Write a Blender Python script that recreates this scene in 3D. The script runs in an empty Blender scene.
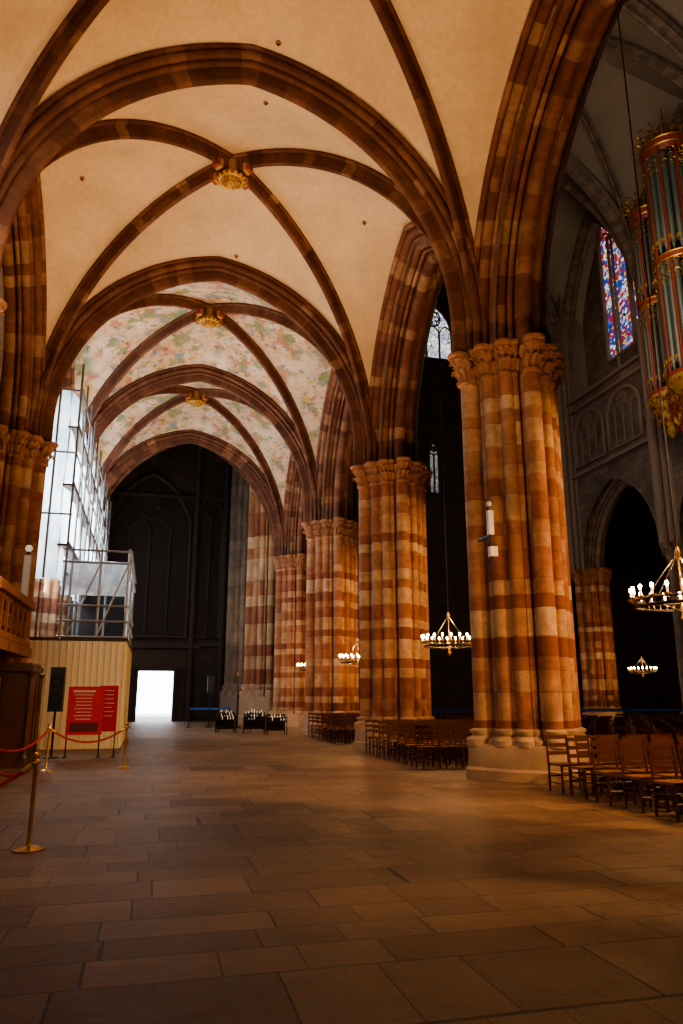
import bpy, math, random
from math import sin, cos, pi, sqrt, atan2, floor
from mathutils import Vector
random.seed(7)
V=Vector
SC=bpy.context.scene
try: SC.view_settings.look='AgX - Medium High Contrast'
except Exception: pass

# ------------------------------------------------------------------ materials
def new_mat(name):
    m=bpy.data.materials.new(name); m.use_nodes=True
    nt=m.node_tree; nt.nodes.clear()
    out=nt.nodes.new('ShaderNodeOutputMaterial')
    b=nt.nodes.new('ShaderNodeBsdfPrincipled')
    nt.links.new(b.outputs[0],out.inputs[0])
    return m,nt,b,out
def node(nt,t,**kw):
    n=nt.nodes.new(t)
    for k,v in kw.items(): setattr(n,k,v)
    return n
def math_(nt,op,a,b=None):
    n=nt.nodes.new('ShaderNodeMath'); n.operation=op
    for i,x in enumerate((a,b)):
        if x is None: continue
        if isinstance(x,(int,float)): n.inputs[i].default_value=x
        else: nt.links.new(x,n.inputs[i])
    return n.outputs[0]
def ramp(nt,fac,stops,interp='LINEAR'):
    n=nt.nodes.new('ShaderNodeValToRGB'); n.color_ramp.interpolation=interp
    e=n.color_ramp.elements
    e[0].position=stops[0][0]; e[0].color=(*stops[0][1],1)
    e[1].position=stops[-1][0]; e[1].color=(*stops[-1][1],1)
    for p,c in stops[1:-1]:
        x=e.new(p); x.color=(*c,1)
    nt.links.new(fac,n.inputs[0]); return n.outputs[0]
def mixc(nt,fac,a,b,mode='MIX'):
    n=nt.nodes.new('ShaderNodeMix'); n.data_type='RGBA'; n.blend_type=mode
    for i,x in ((0,fac),(6,a),(7,b)):
        if isinstance(x,(int,float)): n.inputs[i].default_value=x
        elif isinstance(x,tuple): n.inputs[i].default_value=(*x,1)
        else: nt.links.new(x,n.inputs[i])
    return n.outputs[2]
def noise(nt,scale,detail=4,rough=.55,vec=None):
    n=nt.nodes.new('ShaderNodeTexNoise'); n.inputs['Scale'].default_value=scale
    n.inputs['Detail'].default_value=detail; n.inputs['Roughness'].default_value=rough
    if vec is None:
        g=nt.nodes.new('ShaderNodeTexCoord'); vec=g.outputs['Object']
    nt.links.new(vec,n.inputs['Vector']); return n.outputs[0]
def bump(nt,b,h,s=.3,d=.02):
    n=nt.nodes.new('ShaderNodeBump'); n.inputs['Strength'].default_value=s; n.inputs['Distance'].default_value=d
    nt.links.new(h,n.inputs['Height']); nt.links.new(n.outputs[0],b.inputs['Normal'])

def simple(name,col,rough=.6,metal=0,var=.15,scale=6,emit=None,es=0):
    m,nt,b,o=new_mat(name)
    n=noise(nt,scale)
    c=mixc(nt,n,tuple(x*(1-var) for x in col),tuple(min(1,x*(1+var)) for x in col))
    nt.links.new(c,b.inputs['Base Color']); b.inputs['Roughness'].default_value=rough; b.inputs['Metallic'].default_value=metal
    if emit: b.inputs['Emission Color'].default_value=(*emit,1); b.inputs['Emission Strength'].default_value=es
    return m

def striped(name,stops,wp=.3,w1w=.35,w2w=.35,mort=.55):
    m,nt,b,o=new_mat(name)
    uv=node(nt,'ShaderNodeUVMap').outputs[0]
    oi=node(nt,'ShaderNodeObjectInfo')
    sp=node(nt,'ShaderNodeSeparateXYZ'); nt.links.new(uv,sp.inputs[0])
    i=math_(nt,'FLOOR',sp.outputs[0])
    seed=math_(nt,'MULTIPLY',oi.outputs['Random'],97.3)
    # slightly uneven course heights
    vv=math_(nt,'ADD',sp.outputs[1],math_(nt,'MULTIPLY',math_(nt,'SINE',math_(nt,'ADD',math_(nt,'MULTIPLY',sp.outputs[1],1.9),seed)),.28))
    c=math_(nt,'FLOOR',vv)
    par=math_(nt,'MODULO',c,2.0)
    cs=math_(nt,'ADD',c,math_(nt,'FLOOR',seed))
    w1=node(nt,'ShaderNodeTexWhiteNoise',noise_dimensions='1D'); nt.links.new(cs,w1.inputs['W'])
    cb=node(nt,'ShaderNodeCombineXYZ'); nt.links.new(cs,cb.inputs[0]); nt.links.new(i,cb.inputs[1])
    w2=node(nt,'ShaderNodeTexWhiteNoise',noise_dimensions='2D'); nt.links.new(cb.outputs[0],w2.inputs['Vector'])
    t=math_(nt,'ADD',math_(nt,'MULTIPLY',par,wp),math_(nt,'MULTIPLY',w1.outputs[0],w1w))
    t=math_(nt,'ADD',t,math_(nt,'MULTIPLY',w2.outputs[0],w2w))
    t=math_(nt,'ADD',t,math_(nt,'MULTIPLY',math_(nt,'SUBTRACT',noise(nt,1.8,6,.7),.5),.45))
    col=ramp(nt,t,stops)
    n=noise(nt,2.6,8,.75)
    shade=ramp(nt,n,[(.3,(.50,.47,.45)),(.7,(1.22,1.21,1.19))])
    col=mixc(nt,1.0,col,shade,'MULTIPLY')
    f=math_(nt,'FRACT',vv)
    mt=math_(nt,'LESS_THAN',f,.035)
    col=mixc(nt,math_(nt,'MULTIPLY',mt,mort),col,(.10,.06,.04))
    nt.links.new(col,b.inputs['Base Color'])
    b.inputs['Roughness'].default_value=.82
    n2=noise(nt,22,5)
    bump(nt,b,n2,.4,.02)
    return m
PIER=striped('sandstone_banded',[(.08,(.24,.076,.040)),(.35,(.35,.130,.065)),(.52,(.44,.205,.105)),(.68,(.54,.31,.165)),(.95,(.66,.46,.28))],.27,.36,.37,.45)
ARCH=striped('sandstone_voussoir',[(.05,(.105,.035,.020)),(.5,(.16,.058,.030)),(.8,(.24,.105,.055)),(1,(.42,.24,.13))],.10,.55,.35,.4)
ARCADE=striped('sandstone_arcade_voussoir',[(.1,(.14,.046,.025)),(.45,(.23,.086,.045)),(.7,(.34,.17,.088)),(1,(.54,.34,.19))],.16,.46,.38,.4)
GREYP=striped('sandstone_grey_banded',[(0,(.15,.105,.08)),(.5,(.21,.15,.11)),(1,(.28,.20,.145))],.3)

def blockwall(name,c1,c2,w=.9,h=.42,mort=(.06,.04,.03)):
    m,nt,b,o=new_mat(name)
    tc=node(nt,'ShaderNodeTexCoord')
    sp=node(nt,'ShaderNodeSeparateXYZ'); nt.links.new(tc.outputs['Object'],sp.inputs[0])
    cb=node(nt,'ShaderNodeCombineXYZ')
    s=math_(nt,'ADD',sp.outputs[0],sp.outputs[1])
    nt.links.new(s,cb.inputs[0]); nt.links.new(sp.outputs[2],cb.inputs[1])
    br=node(nt,'ShaderNodeTexBrick'); nt.links.new(cb.outputs[0],br.inputs['Vector'])
    br.inputs['Scale'].default_value=1; br.inputs['Brick Width'].default_value=w; br.inputs['Row Height'].default_value=h
    br.inputs['Mortar Size'].default_value=.012
    br.inputs['Color1'].default_value=(*c1,1); br.inputs['Color2'].default_value=(*c2,1); br.inputs['Mortar'].default_value=(*mort,1)
    n=noise(nt,1.2,6,.6)
    col=mixc(nt,1.0,br.outputs[0],ramp(nt,n,[(.3,(.6,.58,.56)),(.7,(1.1,1.1,1.1))]),'MULTIPLY')
    nt.links.new(col,b.inputs['Base Color']); b.inputs['Roughness'].default_value=.85
    bump(nt,b,noise(nt,18,4),.3,.02)
    return m
WALL=blockwall('wall_ashlar',(.28,.14,.08),(.18,.08,.045))
WALLG=blockwall('wall_grey_ashlar',(.22,.155,.115),(.16,.11,.08))
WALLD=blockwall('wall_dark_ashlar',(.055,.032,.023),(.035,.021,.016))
GREY=simple('carved_grey_stone',(.24,.17,.125),.85)
DARKST=simple('carved_dark_stone',(.055,.034,.025),.85)
BASE=simple('plinth_sandstone',(.44,.28,.165),.8,var=.35,scale=3)
CAPM=simple('capital_sandstone',(.33,.15,.075),.8,var=.45,scale=7)

def plaster(name,base,stain,fresco=False):
    m,nt,b,o=new_mat(name)
    n=noise(nt,.7,6,.6)
    col=mixc(nt,ramp(nt,n,[(.35,(0,0,0)),(.75,(1,1,1))]),base,stain)
    n2=noise(nt,7,5)
    col=mixc(nt,1.0,col,ramp(nt,n2,[(.3,(.9,.9,.9)),(.7,(1.03,1.03,1.03))]),'MULTIPLY')
    if fresco:
        # faded painted figures and foliage: several soft-edged motif layers
        g=node(nt,'ShaderNodeTexCoord')
        area=ramp(nt,noise(nt,.33,3,.6),[(.36,(0,0,0)),(.47,(.9,.9,.9))])
        def layer(col,seed,scale,thr,c):
            mp=node(nt,'ShaderNodeMapping'); mp.inputs['Location'].default_value=(seed*7.1,seed*3.3,seed*5.7); nt.links.new(g.outputs['Object'],mp.inputs[0])
            k=ramp(nt,noise(nt,scale,6,.65,mp.outputs[0]),[(thr,(0,0,0)),(thr+.04,(1,1,1))])
            k=mixc(nt,1.0,k,area,'MULTIPLY')
            return mixc(nt,k,col,c)
        col=layer(col,1,.9,.47,(.60,.40,.27))
        col=layer(col,2,1.3,.54,(.46,.20,.12))
        col=layer(col,3,1.2,.54,(.22,.25,.12))
        col=layer(col,4,1.7,.57,(.58,.36,.11))
        col=layer(col,5,1.6,.57,(.24,.29,.28))
        col=layer(col,6,3.2,.60,(.20,.10,.06))
    nt.links.new(col,b.inputs['Base Color']); b.inputs['Roughness'].default_value=.9
    bump(nt,b,n2,.15,.02)
    return m
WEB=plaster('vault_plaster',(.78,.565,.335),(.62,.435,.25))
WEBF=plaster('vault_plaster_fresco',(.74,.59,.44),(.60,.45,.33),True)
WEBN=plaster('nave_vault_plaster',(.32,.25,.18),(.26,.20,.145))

def floor_mat():
    m,nt,b,o=new_mat('floor_flagstones')
    g=node(nt,'ShaderNodeTexCoord')
    sp=node(nt,'ShaderNodeSeparateXYZ'); nt.links.new(g.outputs['Object'],sp.inputs[0])
    RH=.56
    y=math_(nt,'ADD',sp.outputs[1],math_(nt,'MULTIPLY',math_(nt,'SINE',math_(nt,'MULTIPLY',sp.outputs[1],2.3)),.16))
    y=math_(nt,'ADD',y,math_(nt,'MULTIPLY',math_(nt,'SINE',math_(nt,'MULTIPLY',sp.outputs[1],.9)),.25))
    row=math_(nt,'FLOOR',math_(nt,'DIVIDE',y,RH))
    wn=node(nt,'ShaderNodeTexWhiteNoise',noise_dimensions='1D'); nt.links.new(row,wn.inputs['W'])
    wn2=node(nt,'ShaderNodeTexWhiteNoise',noise_dimensions='1D'); nt.links.new(math_(nt,'ADD',row,31.7),wn2.inputs['W'])
    xx=math_(nt,'ADD',sp.outputs[0],math_(nt,'MULTIPLY',math_(nt,'SINE',math_(nt,'MULTIPLY',math_(nt,'ADD',sp.outputs[0],math_(nt,'MULTIPLY',wn2.outputs[0],9.0)),2.1)),.25))
    x=math_(nt,'ADD',math_(nt,'MULTIPLY',xx,math_(nt,'ADD',.65,math_(nt,'MULTIPLY',wn.outputs[0],.75))),math_(nt,'MULTIPLY',wn2.outputs[0],7.0))
    cb=node(nt,'ShaderNodeCombineXYZ'); nt.links.new(x,cb.inputs[0]); nt.links.new(y,cb.inputs[1])
    br=node(nt,'ShaderNodeTexBrick',offset=0.0,offset_frequency=2,squash=1.0,squash_frequency=2); nt.links.new(cb.outputs[0],br.inputs['Vector'])
    br.inputs['Scale'].default_value=1; br.inputs['Brick Width'].default_value=.86; br.inputs['Row Height'].default_value=RH
    br.inputs['Mortar Size'].default_value=.009; br.inputs['Mortar Smooth'].default_value=.4; br.inputs['Bias'].default_value=-.1
    br.inputs['Color1'].default_value=(.255,.155,.09,1); br.inputs['Color2'].default_value=(.145,.078,.045,1); br.inputs['Mortar'].default_value=(.055,.032,.02,1)
    n=noise(nt,.7,7,.65); n2=noise(nt,6,8,.75); n3=noise(nt,40,4,.6)
    col=mixc(nt,1.0,br.outputs[0],ramp(nt,n,[(.3,(.70,.69,.68)),(.7,(1.2,1.18,1.15))]),'MULTIPLY')
    col=mixc(nt,1.0,col,ramp(nt,n2,[(.3,(.55,.55,.56)),(.7,(1.3,1.3,1.3))]),'MULTIPLY')
    col=mixc(nt,1.0,col,ramp(nt,n3,[(.3,(.75,.75,.75)),(.7,(1.2,1.2,1.2))]),'MULTIPLY')
    nt.links.new(col,b.inputs['Base Color'])
    rr=ramp(nt,n2,[(.3,(.38,.38,.38)),(.7,(.70,.70,.70))]); nt.links.new(rr,b.inputs['Roughness'])
    h=math_(nt,'ADD',math_(nt,'MULTIPLY',br.outputs['Fac'],-1.4),math_(nt,'MULTIPLY',n2,2.0))
    h=math_(nt,'ADD',h,math_(nt,'MULTIPLY',noise(nt,1.8,3),2.0))
    bump(nt,b,h,.7,.018)
    return m
FLOOR=floor_mat()
GOLD=simple('gilding',(.66,.38,.10),.45,.9)
GOLDP=simple('gold_paint',(.52,.29,.07),.55,.3)
BRASS=simple('brass',(.72,.42,.12),.28,1.0)
RED=simple('red_case_paint',(.30,.045,.02),.5)
PIPE=simple('organ_pipe_tin',(.15,.165,.14),.5,.5)
WOOD=simple('dark_walnut',(.075,.026,.014),.45,var=.4,scale=10)
CHAIRW=simple('chair_wood',(.08,.026,.012),.4,var=.35,scale=12)
RUSH=simple('rush_seat',(.20,.08,.03),.7,var=.3,scale=40)
IRON=simple('black_iron',(.025,.02,.018),.5,.6)
ROPE=simple('red_velvet_rope',(.40,.02,.015),.8)
WHITE=simple('white_painted',(.75,.72,.66),.6)
STEEL=simple('galvanised_tube',(.30,.31,.32),.45,.7)
REDP=simple('red_panel_print',(.62,.035,.05),.5,var=.08)
INK=simple('panel_print_white',(.75,.55,.50),.6)
INKD=simple('panel_print_dark',(.12,.02,.03),.6)
HOARD=simple('cream_hoarding',(.74,.66,.46),.6,var=.06)
BLUEB=simple('blue_belt',(.03,.10,.42),.6)
CANDLE=simple('candle_wax',(.85,.82,.75),.5,emit=(1,.8,.5),es=.4)
FLAME=simple('lamp_glow',(1,.8,.5),.5,emit=(1,.58,.22),es=90)
BLACK=simple('black_plastic',(.02,.02,.022),.5)
def sheet_mat():
    m=bpy.data.materials.new('scaffold_sheeting'); m.use_nodes=True; nt=m.node_tree; nt.nodes.clear()
    o=node(nt,'ShaderNodeOutputMaterial'); d=node(nt,'ShaderNodeBsdfDiffuse'); t=node(nt,'ShaderNodeBsdfTranslucent'); mx=node(nt,'ShaderNodeMixShader')
    n=noise(nt,1.1,6,.6)
    c=ramp(nt,n,[(.35,(.52,.63,.70)),(.65,(.90,.93,.95))])
    nt.links.new(c,d.inputs[0]); nt.links.new(c,t.inputs[0]); mx.inputs[0].default_value=.6
    nt.links.new(d.outputs[0],mx.inputs[1]); nt.links.new(t.outputs[0],mx.inputs[2]); nt.links.new(mx.outputs[0],o.inputs[0])
    return m
SHEET=sheet_mat()
def glass_mat(name,strength,pal,scale=3.5):
    m=bpy.data.materials.new(name); m.use_nodes=True; nt=m.node_tree; nt.nodes.clear()
    o=node(nt,'ShaderNodeOutputMaterial'); e=node(nt,'ShaderNodeEmission')
    g=node(nt,'ShaderNodeTexCoord')
    v=node(nt,'ShaderNodeTexVoronoi'); v.inputs['Scale'].default_value=scale; nt.links.new(g.outputs['Object'],v.inputs['Vector'])
    s=node(nt,'ShaderNodeSeparateColor'); nt.links.new(v.outputs['Color'],s.inputs[0])
    c=ramp(nt,s.outputs[0],pal,'CONSTANT')
    v2=node(nt,'ShaderNodeTexVoronoi',feature='DISTANCE_TO_EDGE'); v2.inputs['Scale'].default_value=scale; nt.links.new(g.outputs['Object'],v2.inputs['Vector'])
    ed=math_(nt,'GREATER_THAN',v2.outputs[0],.035)
    c=mixc(nt,ed,(.004,.004,.006),c)
    nt.links.new(c,e.inputs[0]); e.inputs[1].default_value=strength
    nt.links.new(e.outputs[0],o.inputs[0]); return m
STAIN=glass_mat('stained_glass',1.2,[(0,(.03,.05,.30)),(.16,(.40,.03,.03)),(.30,(.05,.12,.45)),(.45,(.55,.42,.48)),(.58,(.65,.38,.10)),(.70,(.60,.66,.78)),(.86,(.25,.03,.10)),(1,(.1,.4,.3))],4.5)
PALE=glass_mat('pale_leaded_glass',1.2,[(0,(.7,.75,.8)),(.4,(.45,.5,.6)),(.7,(.85,.85,.8)),(1,(.5,.6,.55))],2.5)
PALED=glass_mat('dim_leaded_glass',.35,[(0,(.7,.7,.65)),(.4,(.35,.4,.45)),(.7,(.8,.75,.6)),(1,(.5,.5,.45))],4.0)  # weaker glow set in the glass so the lancet reads dimmer
DARKG=simple('shadowed_recess',(.04,.028,.022),.9)
DARKW=simple('dark_tracery_panel',(.030,.019,.015),.9)  # near-black brown panels behind the blind tracery bars

# ------------------------------------------------------------------ mesh builder
class MB:
    def __init__(s): s.v=[];s.f=[];s.u=[];s.m=[];s.mats=[]
    def mi(s,mat):
        if mat not in s.mats: s.mats.append(mat)
        return s.mats.index(mat)
    def face(s,idx,mat,uv=None):
        s.f.append(tuple(idx)); s.m.append(s.mi(mat)); s.u.append(uv if uv else [(0.5,0.5)]*len(idx))
    def grid(s,rows,mat,closed=False,ids=None,vv=None,flip=False):
        n=len(rows[0]); b=len(s.v)
        for r in rows: s.v.extend([tuple(p) for p in r])
        for i in range(len(rows)-1):
            for j in range(n if closed else n-1):
                k=(j+1)%n
                q=[b+i*n+j,b+i*n+k,b+(i+1)*n+k,b+(i+1)*n+j]
                uu=(ids[j] if ids else 0)+.5
                v0=vv[i] if vv else .5; v1=vv[i+1] if vv else .5
                uv=[(uu,v0),(uu,v0),(uu,v1),(uu,v1)]
                if flip: q.reverse(); uv.reverse()
                s.face(q,mat,uv)
        return b
    def poly(s,pts,mat,uv=None):
        b=len(s.v); s.v.extend([tuple(p) for p in pts]); s.face(list(range(b,b+len(pts))),mat,uv)
    def box(s,c,d,mat,rz=0):
        cx,cy,cz=c; hx,hy,hz=d[0]/2,d[1]/2,d[2]/2
        b=len(s.v)
        for z in (-hz,hz):
            for x,y in ((-hx,-hy),(hx,-hy),(hx,hy),(-hx,hy)):
                X=x*cos(rz)-y*sin(rz); Y=x*sin(rz)+y*cos(rz)
                s.v.append((cx+X,cy+Y,cz+z))
        for q in ((3,2,1,0),(4,5,6,7),(0,1,5,4),(1,2,6,5),(2,3,7,6),(3,0,4,7)):
            s.face([b+i for i in q],mat)
    def tube(s,path,r,mat,n=8,caps=True):
        path=[V(p) for p in path]; rows=[]; L=len(path)
        up0=None
        for i,p in enumerate(path):
            t=(path[min(i+1,L-1)]-path[max(i-1,0)]).normalized()
            a=up0 if up0 is not None else (V((0,0,1)) if abs(t.z)<.9 else V((1,0,0)))
            x=t.cross(a).normalized(); y=x.cross(t).normalized(); up0=y
            rr=r[i] if isinstance(r,(list,tuple)) else r
            rows.append([p+(x*cos(2*pi*k/n)+y*sin(2*pi*k/n))*rr for k in range(n)])
        b=s.grid(rows,mat,closed=True)
        if caps:
            s.face([b+k for k in range(n)][::-1],mat); s.face([b+(L-1)*n+k for k in range(n)],mat)
    def lathe(s,prof,c,mat,n=20):
        rows=[[V((c[0]+r*cos(2*pi*k/n),c[1]+r*sin(2*pi*k/n),c[2]+z)) for k in range(n)] for r,z in prof]
        s.grid(rows,mat,closed=True)
    def ring(s,c,R,r,mat,axis='z',n=32,m=8):
        rows=[]
        for i in range(n+1):
            a=2*pi*i/n; row=[]
            for k in range(m):
                b=2*pi*k/m; rad=R+r*cos(b); h=r*sin(b)
                if axis=='z': p=(rad*cos(a),rad*sin(a),h)
                elif axis=='x': p=(h,rad*cos(a),rad*sin(a))
                else: p=(rad*cos(a),h,rad*sin(a))
                row.append(V(c)+V(p))
            rows.append(row)
        s.grid(rows,mat,closed=True)
    def ball(s,c,r,mat,n=10,m=6,sz=1):
        s.lathe([(max(.0005,r*sin(pi*i/m)),-r*sz*cos(pi*i/m)) for i in range(m+1)],c,mat,n)
    def merge(s,o,off=(0,0,0),rz=0,sc=1):
        b=len(s.v)
        for x,y,z in o.v:
            X=(x*cos(rz)-y*sin(rz))*sc; Y=(x*sin(rz)+y*cos(rz))*sc
            s.v.append((X+off[0],Y+off[1],z*sc+off[2]))
        for f,m,u in zip(o.f,o.m,o.u): s.face([b+i for i in f],o.mats[m],u)
    def mesh(s,name,smooth=False):
        me=bpy.data.meshes.new(name); me.from_pydata(s.v,[],s.f)
        for m in s.mats: me.materials.append(m)
        me.polygons.foreach_set('material_index',s.m)
        ul=me.uv_layers.new(name='UVMap'); flat=[]
        for f in s.u:
            for a in f: flat.extend(a)
        ul.data.foreach_set('uv',flat)
        me.polygons.foreach_set('use_smooth',[smooth]*len(s.f))
        me.update()
        if smooth:
            try: me.set_sharp_from_angle(angle=math.radians(40))
            except Exception: pass
        return me
    def obj(s,name,loc=(0,0,0),smooth=False,rz=0,parent=None):
        return put(s.mesh(name,smooth),name,loc,rz,parent)
def put(me,name,loc=(0,0,0),rz=0,parent=None):
    o=bpy.data.objects.new(name,me); SC.collection.objects.link(o); o.location=loc; o.rotation_euler=(0,0,rz)
    if parent: o.parent=parent
    return o

# ------------------------------------------------------------------ profiles
def sup(R1,R2,p,a):
    c,s_=abs(cos(a)),abs(sin(a)); return ((c/R1)**p+(s_/R2)**p)**(-1/p)
def outline(R1,R2,p,circ,a0,a1,n,closed):
    pts=[];ids=[]
    N=n if closed else n+1
    for i in range(N):
        a=a0+(a1-a0)*i/n; d=(cos(a),sin(a)); best=sup(R1,R2,p,a); k=0
        for j,(cx,cy,r) in enumerate(circ):
            b=cx*d[0]+cy*d[1]; disc=r*r-(cx*cx+cy*cy-b*b)
            if disc>=0 and b>0:
                t=b+sqrt(disc)
                if t>best: best=t;k=j+1
        pts.append((best*d[0],best*d[1])); ids.append(k)
    return pts,ids
def circs_on(R1,R2,p,angs,rads,inset=.96):
    out=[]
    for a,r in zip(angs,rads):
        q=sup(R1,R2,p,a)*inset; out.append((q*cos(a),q*sin(a),r))
    return out
PR=.98; PP=1.35
angs=[];rads=[]
for q in range(4):
    for da,r in ((0,.20),(18.5,.075),(32,.145),(45,.07),(58,.145),(71.5,.075)):
        angs.append(math.radians(q*90+da)); rads.append(r)
PC=circs_on(PR,PR,PP,angs,rads,1.0)
PC=[(x*(.93 if r<.09 else 1.0),y*(.93 if r<.09 else 1.0),r) for x,y,r in PC]
NPT=336
POUT,PID=outline(PR-.26,PR-.26,PP,PC,0,2*pi,NPT,True)
SMO=[(sup(PR+.38,PR+.38,1.3,2*pi*i/NPT),2*pi*i/NPT) for i in range(NPT)]
SMO=[(r*cos(a),r*sin(a)) for r,a in SMO]
def leaf(mb,pos,ang,w,h,out,mat):
    d=V((cos(ang),sin(ang),0)); t=V((-sin(ang),cos(ang),0)); rows=[]
    for i,(zz,oo,ww) in enumerate(((0,0,.5),(.35,.12,.9),(.7,.45,1.0),(.95,.95,.75),(.85,1.25,.35),(.7,1.15,.1))):
        rows.append([pos+V((0,0,h*zz))+d*(out*oo+(.0 if k!=1 else out*.35))+t*((k-1)*w*.5*ww) for k in range(3)])
    mb.grid(rows,mat)
def make_pier(mat,capmat,basemat,ztop=9.1,zcap=8.42,off=0.0):
    mb=MB()
    def R(s,z,blend=0):
        return [V((x*s*(1-blend)+X*blend,y*s*(1-blend)+Y*blend,z)) for (x,y),(X,Y) in zip(POUT,SMO)]
    def sm(k,z): return [V((X*k,Y*k,z)) for X,Y in SMO]
    mb.grid([sm(1.04,0),sm(1.04,.18),sm(.99,.23),sm(.99,.60),sm(.95,.66),sm(.5,.67)],basemat,closed=True)
    mb.grid([R(1.16,.62,.3),R(1.17,.74,.2),R(1.13,.78,.05),R(1.04,.82),R(1.09,.88),R(1.09,.92),R(1.0,.96)],basemat,closed=True)
    mb.grid([R(1,.94),R(1,zcap)],mat,closed=True,ids=PID,vv=[.94/.40+off,zcap/.40+off])
    mb.grid([R(1,zcap-.08),R(1.055,zcap-.04),R(1.055,zcap+.01),R(1.0,zcap+.04),R(1.02,zcap+.25),R(1.12,ztop-.22),R(1.16,ztop-.18)],capmat,closed=True)
    mb.grid([R(1.14,ztop-.2,.15),R(1.21,ztop-.16,.15),R(1.19,ztop-.1,.15),R(1.26,ztop-.06,.15),R(1.26,ztop,.15),R(.2,ztop)],capmat,closed=True)
    for tier in range(2):
        for i in range(52):
            a=2*pi*(i+.5*tier)/52; idx=int(round(a/(2*pi)*NPT))%NPT
            x,y=POUT[idx]; q=1.0+.03*tier
            leaf(mb,V((x*q,y*q,zcap+.04+.22*tier)),a,.15,.26,.14,capmat)
    return mb

ROWS=[5.7,14.4,23.1,31.8,40.5]
PX,LX,NX=7.58,-4.65,26.2
AX=1.42
pier_mesh=make_pier(PIER,CAPM,BASE).mesh('clustered_pier',True)
pier_grey=make_pier(GREYP,GREY,GREY).mesh('clustered_pier_grey',True)
for y in ROWS:
    put(pier_mesh,'clustered_pier',(PX,y,0))
    put(pier_mesh,'wall_respond_pier',(LX,y,0))
for y in ROWS+[-3.0,49.2]:
    put(pier_mesh if y>39 else pier_grey,'clustered_pier',(NX,y,0))
put(pier_mesh,'wall_tower_pier',(6.5,43.6,0)).scale=(1.15,1.0,2.3)
put(pier_grey,'wall_tower_pier',(5.9,47.0,0)).scale=(1.3,1.3,2.35)

# ------------------------------------------------------------------ arches
def arc_pts(a,h,n,st=0):
    h=h-st
    R=(a*a+h*h)/(2*a)
    th=math.acos(max(-1,min(1,(R-a)/R)))
    right=[]
    if st>0: right.append((a,0,1,0,0))
    for i in range(n+1):
        t=th*i/n
        right.append((-(R-a)+R*cos(t),R*sin(t)+st,cos(t),sin(t),R*t+st))
    pts=[[-x,z,-nx,nz,L] for x,z,nx,nz,L in right]
    ap=pts[-1]; s=ap[3]
    pts[-1]=[0,h+st,0,1/max(.4,s),ap[4]]
    for x,z,nx,nz,L in reversed(right[:-1]): pts.append([x,z,nx,nz,2*ap[4]-L])
    return pts
def sweep(mb,a,h,prof,ids,O,A,mat,n=26,unit=.45,off=0,st=0):
    A=V(A); U=V((0,0,1)); B=A.cross(U).normalized()
    rows=[];vv=[]
    for x,z,nx,nz,L in arc_pts(a,h,n,st):
        P=V(O)+A*x+U*z; N=A*nx+U*nz
        rows.append([P+B*s+N*d for s,d in prof]); vv.append(L/unit+off)
    mb.grid(rows,mat,ids=ids,vv=vv)
def archprof(w,D,rolls,n=60,core=.09,p=1.25):
    angs=[];rads=[]
    for a,r in rolls:
        angs.append(math.radians(270+a)); rads.append(r)
        if a: angs.append(math.radians(270-a)); rads.append(r)
    c=circs_on(w,D,p,angs,rads,.92)
    p_,i=outline(w-core,D-core,p,c,pi,2*pi,n,False)
    m=min(y for x,y in p_)
    return [(x,y-m) for x,y in p_],i
TP,TI=archprof(.46,.72,[(0,.11),(26,.07),(48,.10),(72,.065)],90,.15)
DP,DI=archprof(.20,.48,[(0,.09),(40,.055)],44,.07)
AP,AI=archprof(1.0,1.10,[(0,.17),(17,.07),(31,.13),(45,.07),(60,.13),(77,.085)],150,.26)
ZS=9.1
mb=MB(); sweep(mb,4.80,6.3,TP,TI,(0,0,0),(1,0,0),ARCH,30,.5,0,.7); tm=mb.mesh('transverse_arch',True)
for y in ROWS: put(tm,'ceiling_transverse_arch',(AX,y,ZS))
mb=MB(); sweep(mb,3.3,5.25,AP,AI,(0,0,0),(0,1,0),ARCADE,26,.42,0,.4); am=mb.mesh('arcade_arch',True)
mb=MB(); sweep(mb,3.3,4.3,AP,AI,(0,0,0),(0,1,0),GREYP,26); amn=mb.mesh('arcade_arch_north',True)
bays=[(ROWS[i]+ROWS[i+1])/2 for i in range(4)]
for yc in bays:
    put(am,'wall_arcade_arch',(PX,yc,ZS)); put(am,'wall_arcade_arch',(LX,yc,ZS))
for yc in bays+[44.85]: put(amn,'wall_north_arcade_arch',(NX,yc,ZS))

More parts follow.
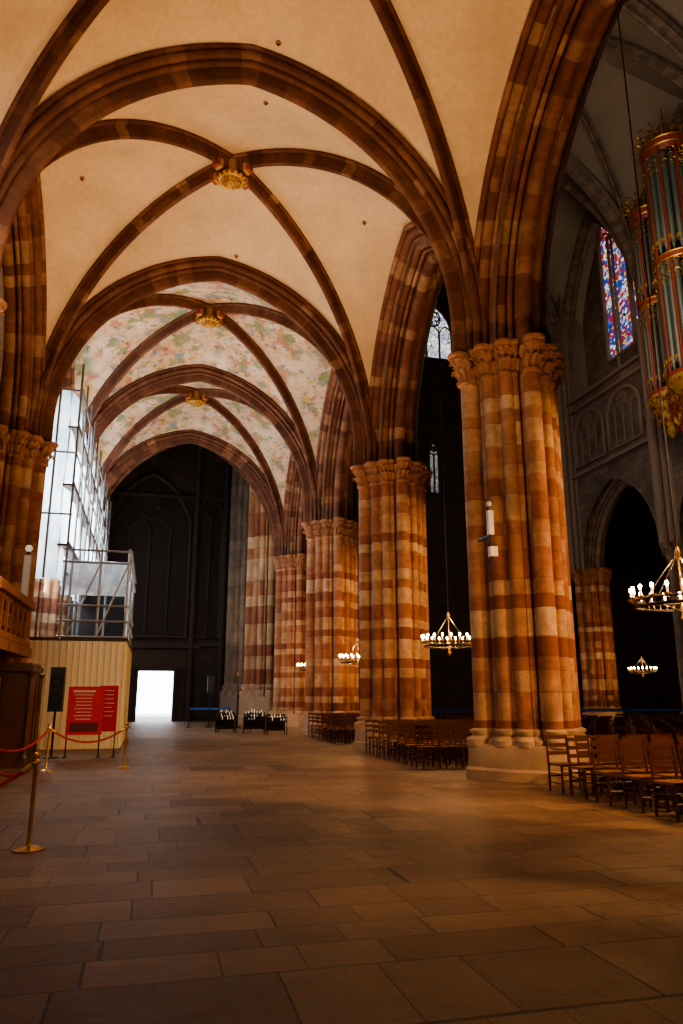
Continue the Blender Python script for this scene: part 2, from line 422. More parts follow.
HA,HB=5.5,4.35
def prof_h(u,a,h):
    R=(a*a+h*h)/(2*a); x=u*a
    return sqrt(max(0,R*R-(x+R-a)**2))
def vault(name,cx,cy,zs,ha,hb,hT,hW,hD,mat,N=44,st=0,vents=()):
    ld=sqrt(ha*ha+hb*hb)
    def H(s,t):
        u,v=abs(s),abs(t)
        if v>=u: 
            f=(v-u)/(1-u) if u<.9999 else 0
            return prof_h(u,ld,hD)*(1-f)+(prof_h(u,ha,hT-st)+st)*f
        f=(u-v)/(1-v) if v<.9999 else 0
        return prof_h(v,ld,hD)*(1-f)+prof_h(v,hb,hW)*f
    ss=[sin(pi/2*(2*i/N-1)) for i in range(N+1)]
    mb=MB()
    for t in ss:
        for s in ss: mb.v.append((s*ha,t*hb,H(s,t)))
    n=N+1
    for j in range(N):
        for i in range(N):
            q=[j*n+i,j*n+i+1,(j+1)*n+i+1,(j+1)*n+i]
            if (i<N/2)==(j<N/2): 
                mb.face([q[0],q[1],q[2]],mat); mb.face([q[0],q[2],q[3]],mat)
            else:
                mb.face([q[0],q[1],q[3]],mat); mb.face([q[1],q[2],q[3]],mat)
    for s,t in vents:
        z=H(s,t); mb.lathe([(.001,-.04),(.04,-.04),(.07,-.02),(.07,.1)],(s*ha,t*hb,z),CAPM,10); mb.ball((s*ha,t*hb,z-.05),.035,BLACK,8,5)
    return mb.obj(name,(cx,cy,zs),True)
for k,yc in enumerate(bays):
    vault('ceiling_vault_bay',AX,yc,ZS,HA,HB,6.9,6.4,7.75,WEB if k<2 else WEBF,44,.6,((.1,.85),(.75,.1),(-.75,.1),(.1,-.7)) if k<2 else ())
ld=sqrt(HA*HA+HB*HB)
mb=MB()
for sx in (1,-1):
    A=V((sx*HA,HB,0)).normalized()
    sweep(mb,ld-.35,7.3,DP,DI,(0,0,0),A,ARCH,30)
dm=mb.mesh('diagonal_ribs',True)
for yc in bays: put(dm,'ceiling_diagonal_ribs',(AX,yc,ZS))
def boss():
    mb=MB()
    mb.lathe([(.02,-.22),(.10,-.22),(.14,-.14),(.24,-.10),(.27,.02),(.20,.12),(.20,.5)],(0,0,0),GOLDP,24)
    mb.ring((0,0,-.10),.32,.05,GOLD,n=36)
    mb.ring((0,0,-.16),.19,.03,GOLD,n=24)
    for i in range(14):
        a=2*pi*i/14
        mb.ball((.38*cos(a),.38*sin(a),-.08),.055,GOLD,8,5)
        mb.tube([(.12*cos(a),.12*sin(a),-.18),(.22*cos(a),.22*sin(a),-.22),(.31*cos(a),.31*sin(a),-.12)],.022,GOLD,6)
    for i in range(4):
        a=math.atan2(HB,HA)*(1 if i%2==0 else -1)+(pi if i>1 else 0)
        mb.box((.50*cos(a),.50*sin(a),.12),(.10,.24,.24),GOLDP,a); mb.box((.60*cos(a),.60*sin(a),.12),(.10,.22,.22),RED,a)
    return mb.mesh('vault_boss',True)
bm_=boss()
for yc in bays: put(bm_,'ceiling_vault_boss',(AX,yc,ZS+7.1))

# ------------------------------------------------------------------ walls with arches
def arch_wall(axis,pos,c,hw,zs,a,h,ztop,mat,z0=0):
    mb=MB()
    pts=[(p[0],p[1]+zs) for p in arc_pts(a,h,20)]
    pts=[(-a,z0)]+pts+[(a,z0)]
    def P(s,z): return V((pos,c+s,z)) if axis=='y' else V((c+s,pos,z))
    mb.grid([[P(s,z) for s,z in pts],[P(s,ztop) for s,z in pts]],mat)
    mb.poly([P(-hw,z0),P(-a,z0),P(-a,ztop),P(-hw,ztop)],mat)
    mb.poly([P(a,z0),P(hw,z0),P(hw,ztop),P(a,ztop)],mat)
    return mb
def box_obj(name,lo,hi,mat):
    mb=MB(); c=[(a+b)/2 for a,b in zip(lo,hi)]; d=[b-a for a,b in zip(lo,hi)]
    mb.box(c,d,mat); return mb.obj(name)
for yc in bays:
    for X,m in ((7.0,WALL),(8.25,WALLG)):
        arch_wall('y',X,yc,4.35,ZS,3.7,5.7,37,m,ZS).obj('wall_arcade_south')
NW=25.25
for yc in [1.35]+bays+[44.85]:
    arch_wall('y',NW,yc,4.35,ZS,3.55,4.7,19.9,WALLG,ZS).obj('wall_arcade_north')
box_obj('wall_clerestory_north',(26.75,-14,19.7),(27.6,46,37),WALLG)
box_obj('trim_clerestory_sill',(NW,-14,19.7),(27,46,19.95),GREY)
arch_wall('x',40.9,AX,6.2,ZS,4.9,6.5,20,WALL,ZS).obj('wall_west_arch')
box_obj('wall_left',(-6.0,-14,0),(-4.85,50.5,37),WALL)
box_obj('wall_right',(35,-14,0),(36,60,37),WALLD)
box_obj('wall_back',(-6,-15,0),(36,-14,37),WALL)
box_obj('ceiling_roof',(-6,-15,37),(36,60,37.5),WALLD)
box_obj('floor',(-6,-15,-.4),(36,60,0),FLOOR)
mb=MB()
WY=49.3
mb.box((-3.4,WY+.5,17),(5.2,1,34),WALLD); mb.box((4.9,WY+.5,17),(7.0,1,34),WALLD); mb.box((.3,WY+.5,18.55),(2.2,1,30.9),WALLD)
mb.obj('wall_west')
mb=MB()
for x in (-.86,1.46): mb.box((x,WY-.02,1.6),(.14,.2,3.2),DARKST)
mb.box((.3,WY-.02,3.2),(2.5,.2,.2),DARKST); mb.box((.3,WY-.04,3.9),(5.0,.14,1.2),DARKST); mb.box((.3,WY-.15,4.6),(5.4,.4,.2),DARKST)
mb.box((-.85,WY+.9,1.55),(.08,1.4,3.1),WOOD); mb.box((1.45,WY+.9,1.55),(.08,1.4,3.1),WOOD)
mb.obj('door_1')
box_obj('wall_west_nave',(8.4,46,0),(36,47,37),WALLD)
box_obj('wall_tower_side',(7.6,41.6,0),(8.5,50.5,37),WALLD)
box_obj('pavement_outside',(-6,50.3,-.4),(10,70,-.02),simple('outside_paving',(.6,.58,.55),.8))

def window(name,O,A,hw,z0,zs,h,nl,glass,stone,N,fr=.16):
    mb=MB(); O=V(O);A=V(A);N=V(N);U=V((0,0,1))
    arc=[(p[0],p[1]+zs) for p in arc_pts(hw,h,14)]
    ol=[(-hw,z0)]+arc+[(hw,z0)]
    mb.poly([O+A*s+U*z for s,z in ol],glass)
    mb.tube([O+A*s+U*z+N*.06 for s,z in ol+[ol[0]]],fr,stone,6)
    w=2*hw/nl
    zsub=zs-w*.1
    for i in range(1,nl):
        s=-hw+i*w; mb.tube([O+A*s+U*z0+N*.08,O+A*s+U*(zsub+w*.1)+N*.08],fr*.55,stone,6)
    for i in range(nl):
        s=-hw+(i+.5)*w
        mb.tube([O+A*(s+p[0])+U*(zsub+p[1])+N*.08 for p in arc_pts(w/2,w*.75,5)],fr*.4,stone,6)
    if nl>1:
        ax='x' if abs(N.x)>.5 else 'y'
        r=min(hw*.42,h*.3)
        c=O+U*(zs+h*.5)+N*.08; mb.ring(c,r,fr*.4,stone,ax,20,6)
        for k in range(6):
            a=2*pi*k/6; mb.ring(c+A*(r*.6*cos(a))+U*(r*.6*sin(a)),r*.28,fr*.3,stone,ax,10,5)
    return mb.obj(name,smooth=True)
for i,yc in enumerate([1.35]+bays):
    window('window_clerestory',(26.68,yc-.85,0),(0,1,0),1.95,21.8,29.6,3.8,3,STAIN,GREY,(-1,0,0),.16)
    for s in (-1,1):
        window('window_triforium_arcade',(NW-.05,yc+s*1.75,0),(0,1,0),1.5,15.4,17.3,1.4,4,WALLG,GREY,(-1,0,0),.10)
    mb=MB() 
    for z in (14.9,19.1,19.8): mb.box((NW-.1,yc,z),(.3,8.7,.18),GREY)
    mb.obj('trim_string_course')
mb=MB()
for y in ROWS+[-3.0]:
    for dx,dy,r in ((-.35,0,.26),(-.15,.4,.16),(-.15,-.4,.16),(0,.7,.12),(0,-.7,.12)):
        mb.tube([(NW+dx,y+dy,ZS),(NW+dx,y+dy,21.6)],r,GREY,10)
    mb.box((NW+.75,y,25),(1.6,1.1,12),GREY)
    for dy in (-3.3,2.0,2.4,2.8,3.2): mb.tube([(26.6,y+dy-.9 if dy<0 else y+dy-.6,20),(26.6,y+dy-.9 if dy<0 else y+dy-.6,30)],.10,GREY,8)
mb.obj('wall_nave_shafts',smooth=True)
nb=[1.35]+bays+[44.85]
NCX=16.8
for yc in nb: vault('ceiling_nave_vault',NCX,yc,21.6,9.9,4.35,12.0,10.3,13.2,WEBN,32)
NP,NI=archprof(.45,.75,[(0,.13),(35,.1)],30)
mb=MB(); sweep(mb,8.3,11.0,NP,NI,(0,0,0),(1,0,0),GREYP,24); nt_=mb.mesh('nave_transverse_arch',True)
for y in ROWS+[49.2]: put(nt_,'ceiling_nave_transverse_arch',(NCX,y,21.6))
mb=MB()
for sx in (1,-1): sweep(mb,sqrt(8.6**2+HB*HB)-.3,12.7,DP,DI,(0,0,0),V((sx*8.6,HB,0)).normalized(),GREYP,24)
nd=mb.mesh('nave_diagonal_ribs',True)
for yc in nb: put(nd,'ceiling_nave_diagonal_ribs',(NCX,yc,21.6))
mb=MB(); sweep(mb,3.7,8.9,NP,NI,(0,0,0),(0,1,0),GREYP,18); fm=mb.mesh('wall_rib',True)
for yc in nb: put(fm,'wall_nave_rib',(25.6,yc,21.9))
window('window_west_rose',(18.3,45.9,0),(1,0,0),1.5,25.0,27.0,2.4,3,PALE,DARKST,(0,-1,0),.14)
window('window_west_lancet',(18.1,45.9,0),(1,0,0),.4,15.0,17.6,1.2,2,PALED,DARKST,(0,-1,0),.12)
DG=simple('dim_glass',(.05,.05,.07),.3,emit=(.2,.25,.4),es=.12)
for yc in bays: window('window_north_aisle',(34.9,yc,0),(0,1,0),2.4,4,10,3,4,DG,DARKST,(-1,0,0))
for yc in bays: window('window_south_aisle',(-4.80,yc,0),(0,1,0),2.3,5.2,10.2,3.2,4,PALE,GREY,(1,0,0))
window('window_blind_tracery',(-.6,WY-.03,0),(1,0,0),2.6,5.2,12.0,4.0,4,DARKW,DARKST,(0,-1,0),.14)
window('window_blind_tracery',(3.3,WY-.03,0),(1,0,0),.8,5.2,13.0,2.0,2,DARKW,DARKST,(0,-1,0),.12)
box_obj('ceiling_tower_bay',(-5,41.2,23),(8,50,23.4),WALLD)
mb=MB()
for x in (-3.9,-3.2,2.35,4.3,5.0): mb.tube([(x,WY-.2,0),(x,WY-.2,21)],.18,DARKST,8)
for z in (4.75,14.5): mb.box((.5,WY-.1,z),(10,.3,.2),DARKST)
mb.obj('wall_west_shafts',smooth=True)

# ------------------------------------------------------------------ organ
def organ():
    mb=MB(); X0=25.2; YC=27.1
    rnd=random.Random(3)
    def pipe(x,y,z,r,h,foot=.5):
        mb.lathe([(.02,0),(r*.5,foot*.5),(r,foot),(r,foot+h)],(x,y,z),PIPE,10)
        mb.box((x-r*.9,y,z+foot+.12),(r*.5,r*1.1,.2),GOLDP)
    def scroll(p,d,s,mat):
        pts=[]
        for i in range(9):
            t=i/8; a=t*4.4; r=s*(1-.75*t)
            pts.append(V(p)+V(d)*(s-r*cos(a))+V((0,0,1))*(r*sin(a)))
        mb.tube(pts,[s*.18*(1-.5*i/8) for i in range(9)],mat,5)
    def tower(yc,xc,R,z0,h,n,rp):
        mb.lathe([(.05,-2.2),(.25,-1.9),(.18,-1.6),(R*.6,-1.1),(R*.75,-.65),(R*1.0,-.35),(R*1.15,-.1),(R*1.15,.1)],(xc,yc,z0),GOLDP,20)
        mb.lathe([(R*1.16,.0),(R*1.2,.12),(R*1.12,.25),(R*.9,.25)],(xc,yc,z0),RED,20)
        hm=h*.48
        for lvl,(zb,hh0) in enumerate(((z0+.2,hm),(z0+hm+.55,h-hm-.6))):
            for i in range(n):
                a=pi/2+pi*(i+.5)/n
                hh=hh0*(.86+.14*sin(pi*(i+.5)/n))
                pipe(xc+R*cos(a),yc+R*sin(a),zb,rp,hh-.6)
            for i in range(n+1):
                a=pi/2+pi*i/n
                for q in range(4):
                    scroll((xc+R*1.14*cos(a),yc+R*1.14*sin(a),zb+hh0-.3-.3*q),(-sin(a)*(1 if q%2 else -1),cos(a)*(1 if q%2 else -1),0),.19,GOLD)
                for q in range(2): scroll((xc+R*1.14*cos(a),yc+R*1.14*sin(a),zb+.3+.3*q),(-sin(a),cos(a),0),.16,GOLD)
        mb.lathe([(R*.95,hm),(R*1.2,hm+.1),(R*1.22,hm+.35),(R*.95,hm+.5)],(xc,yc,z0),RED,20)
        for zz in (hm+.08,hm+.38): mb.ring((xc,yc,z0+zz),R*1.2,.05,GOLD,n=24,m=6)
        for i in range(0,n+1,2):
            a=pi/2+pi*i/n
            mb.tube([(xc+R*1.12*cos(a),yc+R*1.12*sin(a),z0),(xc+R*1.12*cos(a),yc+R*1.12*sin(a),z0+h+.3)],.065,RED,6)
        mb.lathe([(R*1.0,h-.1),(R*1.2,h+.1),(R*1.25,h+.4),(R*1.05,h+.55),(R*.7,h+.6),(.1,h+.8)],(xc,yc,z0),RED,20)
        mb.ring((xc,yc,z0+h+.12),R*1.2,.06,GOLD,n=24,m=6); mb.ring((xc,yc,z0+h+.5),R*1.2,.06,GOLD,n=24,m=6)
        for i in range(9):
            a=pi/2+pi*i/8
            p=V((xc+R*1.15*cos(a),yc+R*1.15*sin(a),z0+h+.5)); 
            mb.tube([p,p+V((0,0,.5)),V((xc+R*.6*cos(a),yc+R*.6*sin(a),z0+h+1.3)),V((xc,yc,z0+h+2.2))],[.06,.05,.05,.03],GOLD,5)
            scroll(p+V((0,0,.2)),(cos(a),sin(a),0),.26,GOLD); scroll(p+V((0,0,.7)),(cos(a),sin(a),0),.22,GOLD)
            mb.ball(p+V((0,0,.35)),.09,GOLD,6,4)
        mb.tube([(xc,yc,z0+h+.6),(xc,yc,z0+h+3.0)],[.12,.02],RED,6)
        for k in range(4): mb.ball((xc,yc,z0+h+1.3+.45*k),.13-.02*k,GOLD,6,4)
        for i in range(16):
            a=pi/2+pi*i/15
            for zz,rr in ((-.35,.98),(-.9,.75),(-1.4,.45)):
                scroll((xc+R*rr*cos(a),yc+R*rr*sin(a),z0+zz),(cos(a),sin(a),0),.19,GOLD if i%3 else RED)
    mb.box((X0-.4,YC,21.5),(.9,5.2,11.6),WOOD)
    for z in (15.7,21.8): mb.box((X0-.6,YC,z),(1.3,5.4,.35),RED); mb.box((X0-.65,YC,z+.25),(1.4,5.5,.12),GOLDP)
    rows=[]
    for z,hw,dp in ((15.6,2.7,1.5),(14.9,2.6,1.4),(13.9,1.9,1.0),(12.9,1.0,.6),(12.0,.15,.2)):
        rows.append([V((X0,YC-hw,z)),V((X0-dp,YC-hw*.8,z)),V((X0-dp,YC+hw*.8,z)),V((X0,YC+hw,z))])
    mb.grid(rows,RED)
    for k in range(320):
        t=rnd.random()**.8; hw=2.75*(1-t)+.25*t; z=15.8-3.7*t
        y=YC+rnd.uniform(-hw,hw); x=X0-.35-1.3*(1-t)
        if k%3: scroll((x,y,z),(rnd.uniform(-.5,.1),rnd.choice((-1,1)),0),rnd.uniform(.18,.36),GOLD if k%4 else RED)
        else: mb.ball((x,y,z),rnd.uniform(.09,.17),GOLD,6,4)
    T=16.0
    tower(YC+2.2,X0-1.1,.75,T,9.8,7,.13)
    tower(YC,X0-1.4,1.0,T,12.0,9,.16)
    tower(YC-2.2,X0-1.1,.75,T,9.8,7,.13)
    for sgn in (1,-1):
        y0=YC+sgn*1.30-.3; y1=y0+.6
        for lvl,(z,h) in enumerate(((16.0,5.2),(22.2,4.4))):
            for i in range(4):
                y=y0+(y1-y0)*(i+.5)/4; pipe(X0-1.05,y,z,.075,h-.8-.2*abs(i-1.5))
                for q in range(3): scroll((X0-1.15,y,z+h-.3-.3*q),(0,sgn,0),.16,GOLD)
        for y in (y0-.05,y1+.05): mb.tube([(X0-1.15,y,15.9),(X0-1.15,y,27.2)],.05,RED,6)
        mb.box((X0-1.1,(y0+y1)/2,27.0),(.3,1.0,.3),GOLDP)
    for sg in (1,-1):
        ye=YC+sg*2.95
        for k in range(30):
            z=T-.6+k*.42; w=.50+.40*sin(k*.55)
            scroll((X0-.7,ye,z),(0,sg,0),w*.6,GOLD)
            scroll((X0-.8,ye+sg*w*.6,z+.2),(0,sg,.3),w*.4,GOLD)
            if k%3==0: mb.ball((X0-.75,ye+sg*w,z+.2),.10,RED,6,4)
        mb.tube([(X0-.7,ye,T),(X0-.7,ye,T+11.0)],.06,RED,6)
    return mb.obj('pipe_organ',smooth=True)
organ()

# ------------------------------------------------------------------ chandeliers
def chandelier():
    mb=MB(); R=.66
    mb.ring((0,0,0),R,.025,IRON,n=40,m=6); mb.ring((0,0,.10),R,.02,IRON,n=40,m=6)
    for i in range(40):
        a=2*pi*i/40; mb.tube([(R*cos(a),R*sin(a),0),(R*cos(a),R*sin(a),.1)],.008,BRASS,4)
    for i in range(20):
        a=2*pi*i/20; x,y=(R+.05)*cos(a),(R+.05)*sin(a)
        mb.lathe([(.005,.08),(.05,.10),(.055,.13)],(x,y,0),BRASS,8)
        mb.tube([(x,y,.12),(x,y,.22)],.016,CANDLE,6)
        mb.ball((x,y,.26),.024,FLAME,8,6,1.7)
    for i in range(4):
        a=2*pi*i/4+.4
        mb.tube([(R*cos(a),R*sin(a),.1),(R*.3*cos(a),R*.3*sin(a),.6),(0,0,.8)],.012,IRON,5)
        mb.tube([(R*cos(a),R*sin(a),0),(0,0,-.1)],.01,IRON,5)
    mb.lathe([(.005,-.25),(.05,-.18),(.03,-.08),(.04,0),(.015,.1),(.015,.7),(.05,.8),(.015,.9)],(0,0,0),BRASS,10)
    mb.tube([(0,0,.8),(0,0,11.2)],.013,IRON,5)
    return mb.mesh('ring_chandelier',True)
ch=chandelier()
def light(kind,name,loc,energy,col,**k):
    l=bpy.data.lights.new(name,kind); l.energy=energy; l.color=col
    tgt=k.pop('target',None)
    for a,b in k.items(): setattr(l,a,b)
    o=bpy.data.objects.new(name,l); SC.collection.objects.link(o); o.location=loc
    if tgt is not None:
        o.rotation_euler=(V(tgt)-V(loc)).to_track_quat('-Z','Y').to_euler()
    return o
WARM=(1,.54,.22)
for x,y,z in ((PX,9.4,2.88),(PX,18.5,2.85),(PX,27.6,2.8),(PX,36.2,2.8),(NX,36.3,2.8)):
    put(ch,'ring_chandelier',(x,y,z))
    light('POINT','chandelier_light',(x,y,z+.45),500,WARM,shadow_soft_size=.03)

# ------------------------------------------------------------------ chairs
def chair():
    mb=MB()
    for x in (-.2,.2):
        mb.tube([(x,-.2,0),(x,-.2,.46)],.02,CHAIRW,6)
        mb.tube([(x,.2,0),(x,.2,.46),(x,.25,.92)],[.02,.02,.016],CHAIRW,6)
        for z in (.15,.3): mb.tube([(x,-.2,z),(x,.2,z)],.012,CHAIRW,5)
    for z in (.2,.33): mb.tube([(-.2,-.2,z),(.2,-.2,z)],.012,CHAIRW,5)
    mb.tube([(-.2,.2,.25),(.2,.2,.25)],.012,CHAIRW,5)
    mb.box((0,0,.45),(.44,.44,.035),RUSH)
    mb.box((0,-.215,.45),(.46,.03,.045),CHAIRW)
    for z,y in ((.62,.22),(.75,.235),(.88,.25)): mb.box((0,y,z),(.41,.018,.06),CHAIRW)
    return mb
cm=chair(); cmesh=cm.mesh('wooden_chair',True)
for y in (8.5,9.2,9.9,10.6,11.3,12.0):
    for i in range(6):
        x=6.98+i*.53+random.uniform(-.03,.03)
        put(cmesh,'wooden_chair',(x,y+random.uniform(-.04,.04),0),random.uniform(-.06,.06))
def rowsof(x0,x1,y0,y1,st=.9,dx=.54):
    mb=MB(); y=y0
    while y<=y1:
        x=x0
        while x<=x1:
            mb.merge(cm,(x+random.uniform(-.03,.03),y+random.uniform(-.03,.03),0),random.uniform(-.05,.05)); x+=dx
        y+=st
    mb.obj('rows_of_chairs')
rowsof(6.2,9.6,16.6,21.3,.72); rowsof(10.3,15.4,8.6,25.9,.8); rowsof(6.3,9.2,25.4,30.1,.8); rowsof(17.2,21.5,9,25.8,.9)
def barrier(name,pts,col,z=.95):
    mb=MB()
    for i,p in enumerate(pts):
        mb.tube([(p[0],p[1],0),(p[0],p[1],z+.03)],.03,IRON,8); mb.lathe([(.16,0),(.16,.02),(.03,.05)],(p[0],p[1],0),IRON,14)
        if i: 
            q=pts[i-1]; m=((p[0]+q[0])/2,(p[1]+q[1])/2); L=math.dist(p,q)
            mb.box((m[0],m[1],z-.03),(L,.01,.10),col,atan2(p[1]-q[1],p[0]-q[0]))
    return mb.obj(name)
barrier('blue_belt_barrier',[(9.6+2.2*i,26.9-.05*i) for i in range(7)],BLUEB,1.05)
barrier('blue_belt_barrier',[(2.0,40.0),(3.0,39.7),(4.0,39.5)],BLUEB)

# ------------------------------------------------------------------ stanchions + ropes
def stanchion(loc):
    mb=MB()
    mb.lathe([(.17,0),(.17,.015),(.12,.03),(.03,.05),(.022,.08),(.022,.86),(.035,.87),(.035,.90),(.02,.92),(.02,.93)],(0,0,0),BRASS,20)
    mb.ball((0,0,.96),.04,BRASS,12,8); mb.ring((0,0,.885),.05,.008,BRASS,n=16,m=5)
    return mb.obj('brass_stanchion',loc,True)
S=[(-1.16,9.06),(-2.75,14.2),(-.47,18.3),(-2.1,18.0),(-3.0,8.6)]
for x,y in S: stanchion((x,y,0))
def rope(a,b,sag):
    mb=MB(); P=[]
    d=V((b[0]-a[0],b[1]-a[1],0)).normalized()*.045
    a=(a[0]+d.x,a[1]+d.y); b=(b[0]-d.x,b[1]-d.y)
    for i in range(21):
        t=i/20; P.append((a[0]+(b[0]-a[0])*t,a[1]+(b[1]-a[1])*t,.86-sag*4*t*(1-t)))
    mb.tube(P,.022,ROPE,8)
    for e in (0,1): mb.tube([P[0 if e==0 else 20],P[1 if e==0 else 19]],.028,BRASS,8)
    mb.obj('velvet_rope',smooth=True)
rope(S[0],S[1],.3); rope(S[3],S[2],.28); rope(S[0],S[4],.35); rope(S[1],S[3],.3)

# ------------------------------------------------------------------ scaffold + hoarding
mb=MB()
for k in range(10):
    y0=24.9+k*1.9; y1=y0+1.82
    rows=[]
    for i in range(13):
        z=5.2+i*.54
        rows.append([V((-3.15+.12*sin(pi*j/6)+.06*sin(i*.9+k*2+j*.7),y0+(y1-y0)*j/6,z)) for j in range(7)])
    mb.grid(rows,SHEET)
rows=[[V((-4.6+1.45*j/6,24.95-.05*sin(i*.9+j),5.2+i*.54)) for j in range(7)] for i in range(13)]
mb.grid(rows,SHEET)
for k in range(0,11):
    y=24.85+1.9*k
    mb.tube([(-2.86,y,3.3),(-2.86,y,12.6)],.04,STEEL,8)
for z in (5.4,6.4,8.4,9.4,10.4,11.7): mb.tube([(-2.84,24.6,z),(-2.84,44.2,z)],.035,STEEL,8)
for z in (6.3,8.3,10.3): mb.box((-3.0,34.4,z),(.35,19.2,.06),WOOD)
for k in range(5): mb.tube([(-2.8,24.85+3.8*k,11.7),(-2.8,24.85+3.8*(k+1),6.2)],.035,STEEL,8)
for x in (-4.2,-3.5): mb.tube([(x,24.8,5.2),(x,24.8,12.2)],.04,STEEL,8)
for z in (7.3,9.4,11.6): mb.tube([(-4.6,24.78,z),(-2.8,24.78,z)],.035,STEEL,8)
for x in (-2.7,-1.8,-.92):
    for y in (25.2,28.5,32.0): mb.tube([(x,y,3.3),(x,y,6.3)],.04,STEEL,8)
for z in (3.4,3.9,4.4,5.8,6.2):
    mb.tube([(-3,25.1,z),(-.9,25.1,z)],.035,STEEL,8); mb.tube([(-.86,25.0,z),(-.86,32.2,z)],.035,STEEL,8)
mb.tube([(-2.7,25.08,3.4),(-1.8,25.08,5.8)],.03,STEEL,8); mb.tube([(-1.8,25.08,3.4),(-.92,25.08,5.8)],.03,STEEL,8)
mb.grid([[V((-.98+.05*sin(2*j+i),25.3+6.7*j/8,3.35+.6*i)) for j in range(9)] for i in range(5)],SHEET)
mb.grid([[V((-3.0+2.05*j/8,25.3+.06*sin(j*2+i),4.75+.19*i)) for j in range(9)] for i in range(7)],SHEET)
mb.grid([[V((-4.5+3.5*j/4,31.9,3.4+.6*i)) for j in range(5)] for i in range(5)],IRON)
mb.box((-2.6,28.6,3.33),(3.6,6.9,.1),WOOD)
mb.obj('scaffolding')
mb=MB()
for i in range(18):
    mb.box((-4.2+.19*i,25.0,1.63),(.18,.05,3.26),HOARD)
    mb.box((-4.2+.19*i+.095,24.97,1.63),(.02,.03,3.26),HOARD)
for i in range(37):
    mb.box((-.87,25.1+.19*i,1.63),(.05,.18,3.26),HOARD); mb.box((-.84,25.1+.19*i+.095,1.63),(.03,.02,3.26),HOARD)
mb.obj('site_hoarding')
mb=MB()
mb.box((-1.65,21.5,1.20),(.92,.04,1.25),REDP,.05); mb.box((-1.08,21.6,1.25),(.5,.04,1.2),REDP,-.25)
for x in (-2.08,-1.25,-.86): mb.tube([(x,21.6,0),(x,21.6,1.8)],.02,IRON,6); mb.box((x,21.6,.02),(.08,.5,.03),IRON)
for r in range(9):
    w=.6*random.uniform(.6,1); mb.box((-1.70,21.465,1.70-r*.09),(w,.01,.02 if r else .05),INK,.05)
mb.box((-1.65,21.462,.78),(.7,.01,.22),INKD,.05)
for r in range(7): mb.box((-1.08,21.57,1.72-r*.11),(.34*random.uniform(.6,1),.012,.02),INK,-.25)
mb.obj('information_panel')
mb=MB()
mb.box((-2.42,21.6,1.75),(.36,.36,1.15),BLACK); mb.tube([(-2.42,21.6,0),(-2.42,21.6,1.2)],.03,IRON,8); mb.lathe([(.2,0),(.2,.02),(.03,.05)],(-2.42,21.6,0),IRON,16)
mb.ring((-2.42,21.41,1.5),.13,.015,IRON,'y',20,6); mb.ring((-2.42,21.41,1.95),.13,.015,IRON,'y',20,6)
mb.obj('loudspeaker_on_stand')
mb=MB()
CX=-3.66
mb.box((CX,19.6,1.10),(1.9,1.6,2.2),WOOD); mb.box((CX,19.6,2.2),(2.0,1.75,.12),WOOD); mb.box((CX,19.6,.1),(2.0,1.7,.2),WOOD)
mb.box((CX,19.6,2.29),(1.9,1.6,.08),WOOD)
for y in (19.05,19.6,20.15): 
    mb.box((CX+.96,y,1.2),(.05,.44,1.6),WOOD); mb.box((CX+.99,y,1.2),(.04,.30,1.4),CHAIRW)
for x in (-.6,0,.6):
    mb.box((CX+x,18.78,1.2),(.44,.05,1.6),CHAIRW)
for x,y in ((.97,18.78),(.97,20.42),(-.3,18.76),(.3,18.76)): mb.lathe([(.08,.2),(.05,.3),(.045,1.2),(.05,2.0),(.09,2.1)],(CX+x,y,0),WOOD,10)
mb.obj('wooden_confessional')
mb=MB()
mb.box((-3.75,19.2,2.72),(1.0,6.2,.25),CAPM); mb.box((-3.45,19.2,4.0),(.36,6.3,.2),CAPM); mb.box((-3.45,19.2,2.95),(.3,6.2,.15),CAPM)
mb.box((-4.45,19.2,2.7),(.6,6.0,.4),CAPM)
for i in range(9):
    y=16.3+.72*i
    mb.tube([(-3.45,y,3.0),(-3.45,y,3.95)],.06,CAPM,8)
    if i<8:
        mb.tube([(-3.45,y+.36+p[0],3.45+p[1]) for p in arc_pts(.34,.42,5)],.05,CAPM,6)
        mb.ring((-3.45,y+.36,3.35),.16,.03,CAPM,'x',16,5)
mb.obj('stone_balustrade',smooth=True)
mb=MB(); mb.box((-3.45,21.4,4.7),(.16,.22,1.2),WHITE); mb.tube([(-3.45,21.4,4.1),(-3.45,21.4,5.5)],.03,IRON,6); mb.ball((-3.45,21.4,5.5),.1,CANDLE,10,6)
mb.obj('white_lamp_pillar')

def votive(loc,w,rz=0):
    mb=MB()
    for x in (-w/2,w/2):
        for y in (-.25,.25): mb.tube([(x,y,0),(x,y,.75)],.02,IRON,6)
    for k in range(3):
        mb.box((0,.2-.2*k,.80-.12*k),(w,.18,.03),IRON); mb.box((0,.11-.2*k,.78-.12*k),(w,.01,.05),IRON)
        for i in range(int(w/.12)):
            if random.random()<.55:
                h=random.uniform(.05,.16); mb.tube([(-w/2+.08+.12*i,.2-.2*k,.81-.12*k),(-w/2+.08+.12*i,.2-.2*k,.81-.12*k+h)],.018,CANDLE,6)
    mb.box((0,.2,.42),(w,.03,.55),IRON)
    return mb.obj('votive_candle_stand',loc,False,rz)
votive((3.3,34.0,0),.8,.1); votive((4.5,33.6,0),.9,-.1); votive((5.2,31.9,0),.8); votive((3.6,36.5,0),.7); votive((4.9,35.6,0),.8,.2)
mb=MB(); mb.lathe([(.25,0),(.25,.04),(.05,.1),(.04,1.5),(.12,1.55),(.04,1.6)],(0,0,0),IRON,12); mb.tube([(0,0,1.6),(0,0,2.5)],[.05,.04],WOOD,8); mb.ball((0,0,2.65),.12,CAPM,10,6)
mb.obj('tall_candlestick',(4.3,38.6,0),True)
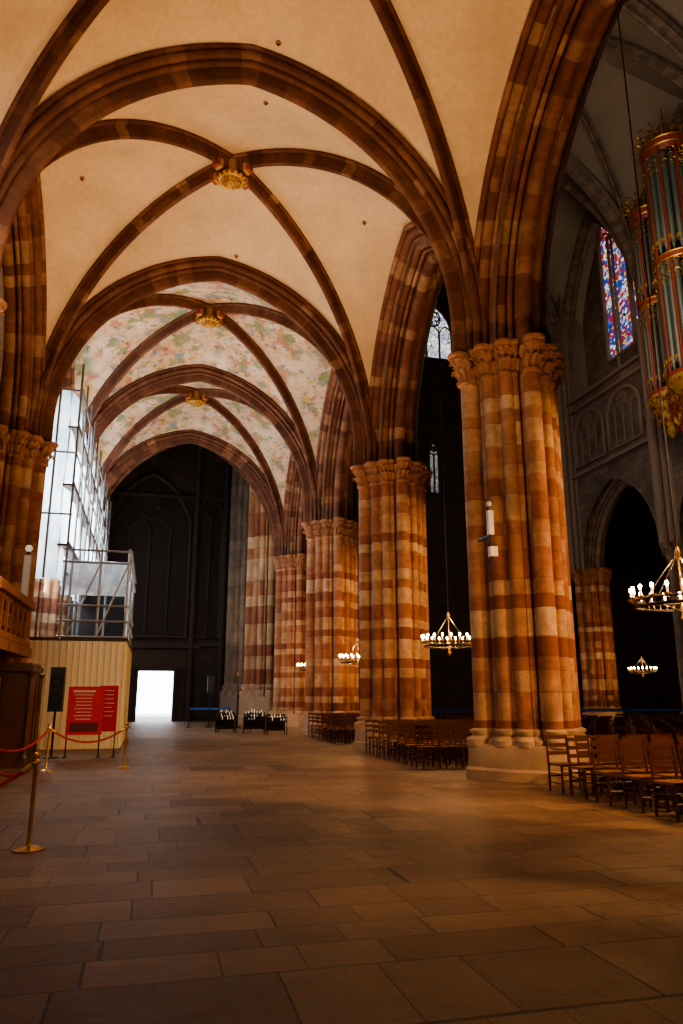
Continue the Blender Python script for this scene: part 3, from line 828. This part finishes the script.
mb=MB(); mb.box((0,0,2.2),(.35,.25,.8),BLACK); mb.tube([(0,0,0),(0,0,1.8)],.03,IRON,6); mb.lathe([(.2,0),(.2,.03),(.03,.05)],(0,0,0),IRON,12)
mb.obj('loudspeaker_column',(3.15,41.5,0))
mb=MB(); mb.tube([(0,0,-.7),(0,0,.65)],.02,IRON,6); mb.box((0,-.08,.25),(.11,.10,.5),WHITE); mb.box((.02,-.1,-.35),(.16,.12,.20),WHITE); mb.box((0,.25,0),(.05,.55,.05),IRON)
mb.ball((0,-.05,.65),.06,WHITE,8,6)
mb.obj('wall_loudspeaker',(6.5,13.55,4.75))

# ------------------------------------------------------------------ lights
for k,y in enumerate(ROWS[:4]):
    far=y>20
    light('SPOT','hidden_vault_fill',(5.75,y+1.8,.4),2400,(1,.64,.34) if not far else (1,.74,.52),spot_size=math.radians(95),spot_blend=.8,shadow_soft_size=.12,target=(.4,y+4.6,16))  # unseen spot added behind each pier to brighten the vault
    light('SPOT','hidden_scaffold_fill' if far else 'hidden_vault_fill',(-3.1,y+1.9,2.7) if not far else (-2.2,y+4.5,6.6),1100 if not far else 400,(1,.64,.36) if not far else (1,.76,.56),spot_size=math.radians(95),spot_blend=.8,shadow_soft_size=.12,target=(2.6,y+4.6,16))  # added left-hand vault fill, no fixture modelled
light('AREA','window_daylight',(-4.3,10,8.5),420,(1,.90,.76),shape='RECTANGLE',size=4,size_y=6,target=(-.5,24,1))
light('AREA','window_daylight',(-4.3,34.2,8.3),4300,(.86,.94,1),shape='RECTANGLE',size=18,size_y=5.5,target=(5,34.2,8.3))
light('AREA','transept_fill',(4,-9,9),380,(1,.68,.40),shape='RECTANGLE',size=10,size_y=8,target=(4,12,2))  # unseen area lamp added behind the camera as soft warm fill
for y,e in ((8.5,4200),(17.0,3000),(26.0,3000)):
    light('SPOT','nave_spotlight',(15.5,y,7.5),e,(1,.57,.25),spot_size=math.radians(50),spot_blend=.7,shadow_soft_size=.15,target=(7.5,y+6,4))
light('SPOT','nave_spotlight',(13.0,2.0,9.0),7500,(1,.59,.28),spot_size=math.radians(56),spot_blend=1.0,shadow_soft_size=.4,target=(4.2,11.0,0))
light('AREA','nave_daylight',(14,18,20),850,(1,.86,.70),shape='RECTANGLE',size=6,size_y=10,target=(26,28,21))
light('SPOT','organ_spotlight',(12,14,16),3000,(1,.74,.46),spot_size=math.radians(30),spot_blend=.5,shadow_soft_size=.15,target=(24,27,20))
light('POINT','tower_bay_fill',(3.6,44.5,6.0),70,(1,.75,.55),shadow_soft_size=.05)  # weak point light added to lift the dark tower bay
w=bpy.data.worlds.new('sky'); SC.world=w; w.use_nodes=True
bg=w.node_tree.nodes['Background']; bg.inputs[0].default_value=(.9,.95,1,1); bg.inputs[1].default_value=7

cd=bpy.data.cameras.new('camera'); cam=bpy.data.objects.new('camera',cd); SC.collection.objects.link(cam)
cd.sensor_fit='VERTICAL'; cd.sensor_height=36; cd.lens=36*740/1024; cd.clip_end=300
cam.location=(0,0,1.6); cam.rotation_euler=(math.radians(90+13.9),0,math.radians(-14.1))
SC.camera=cam
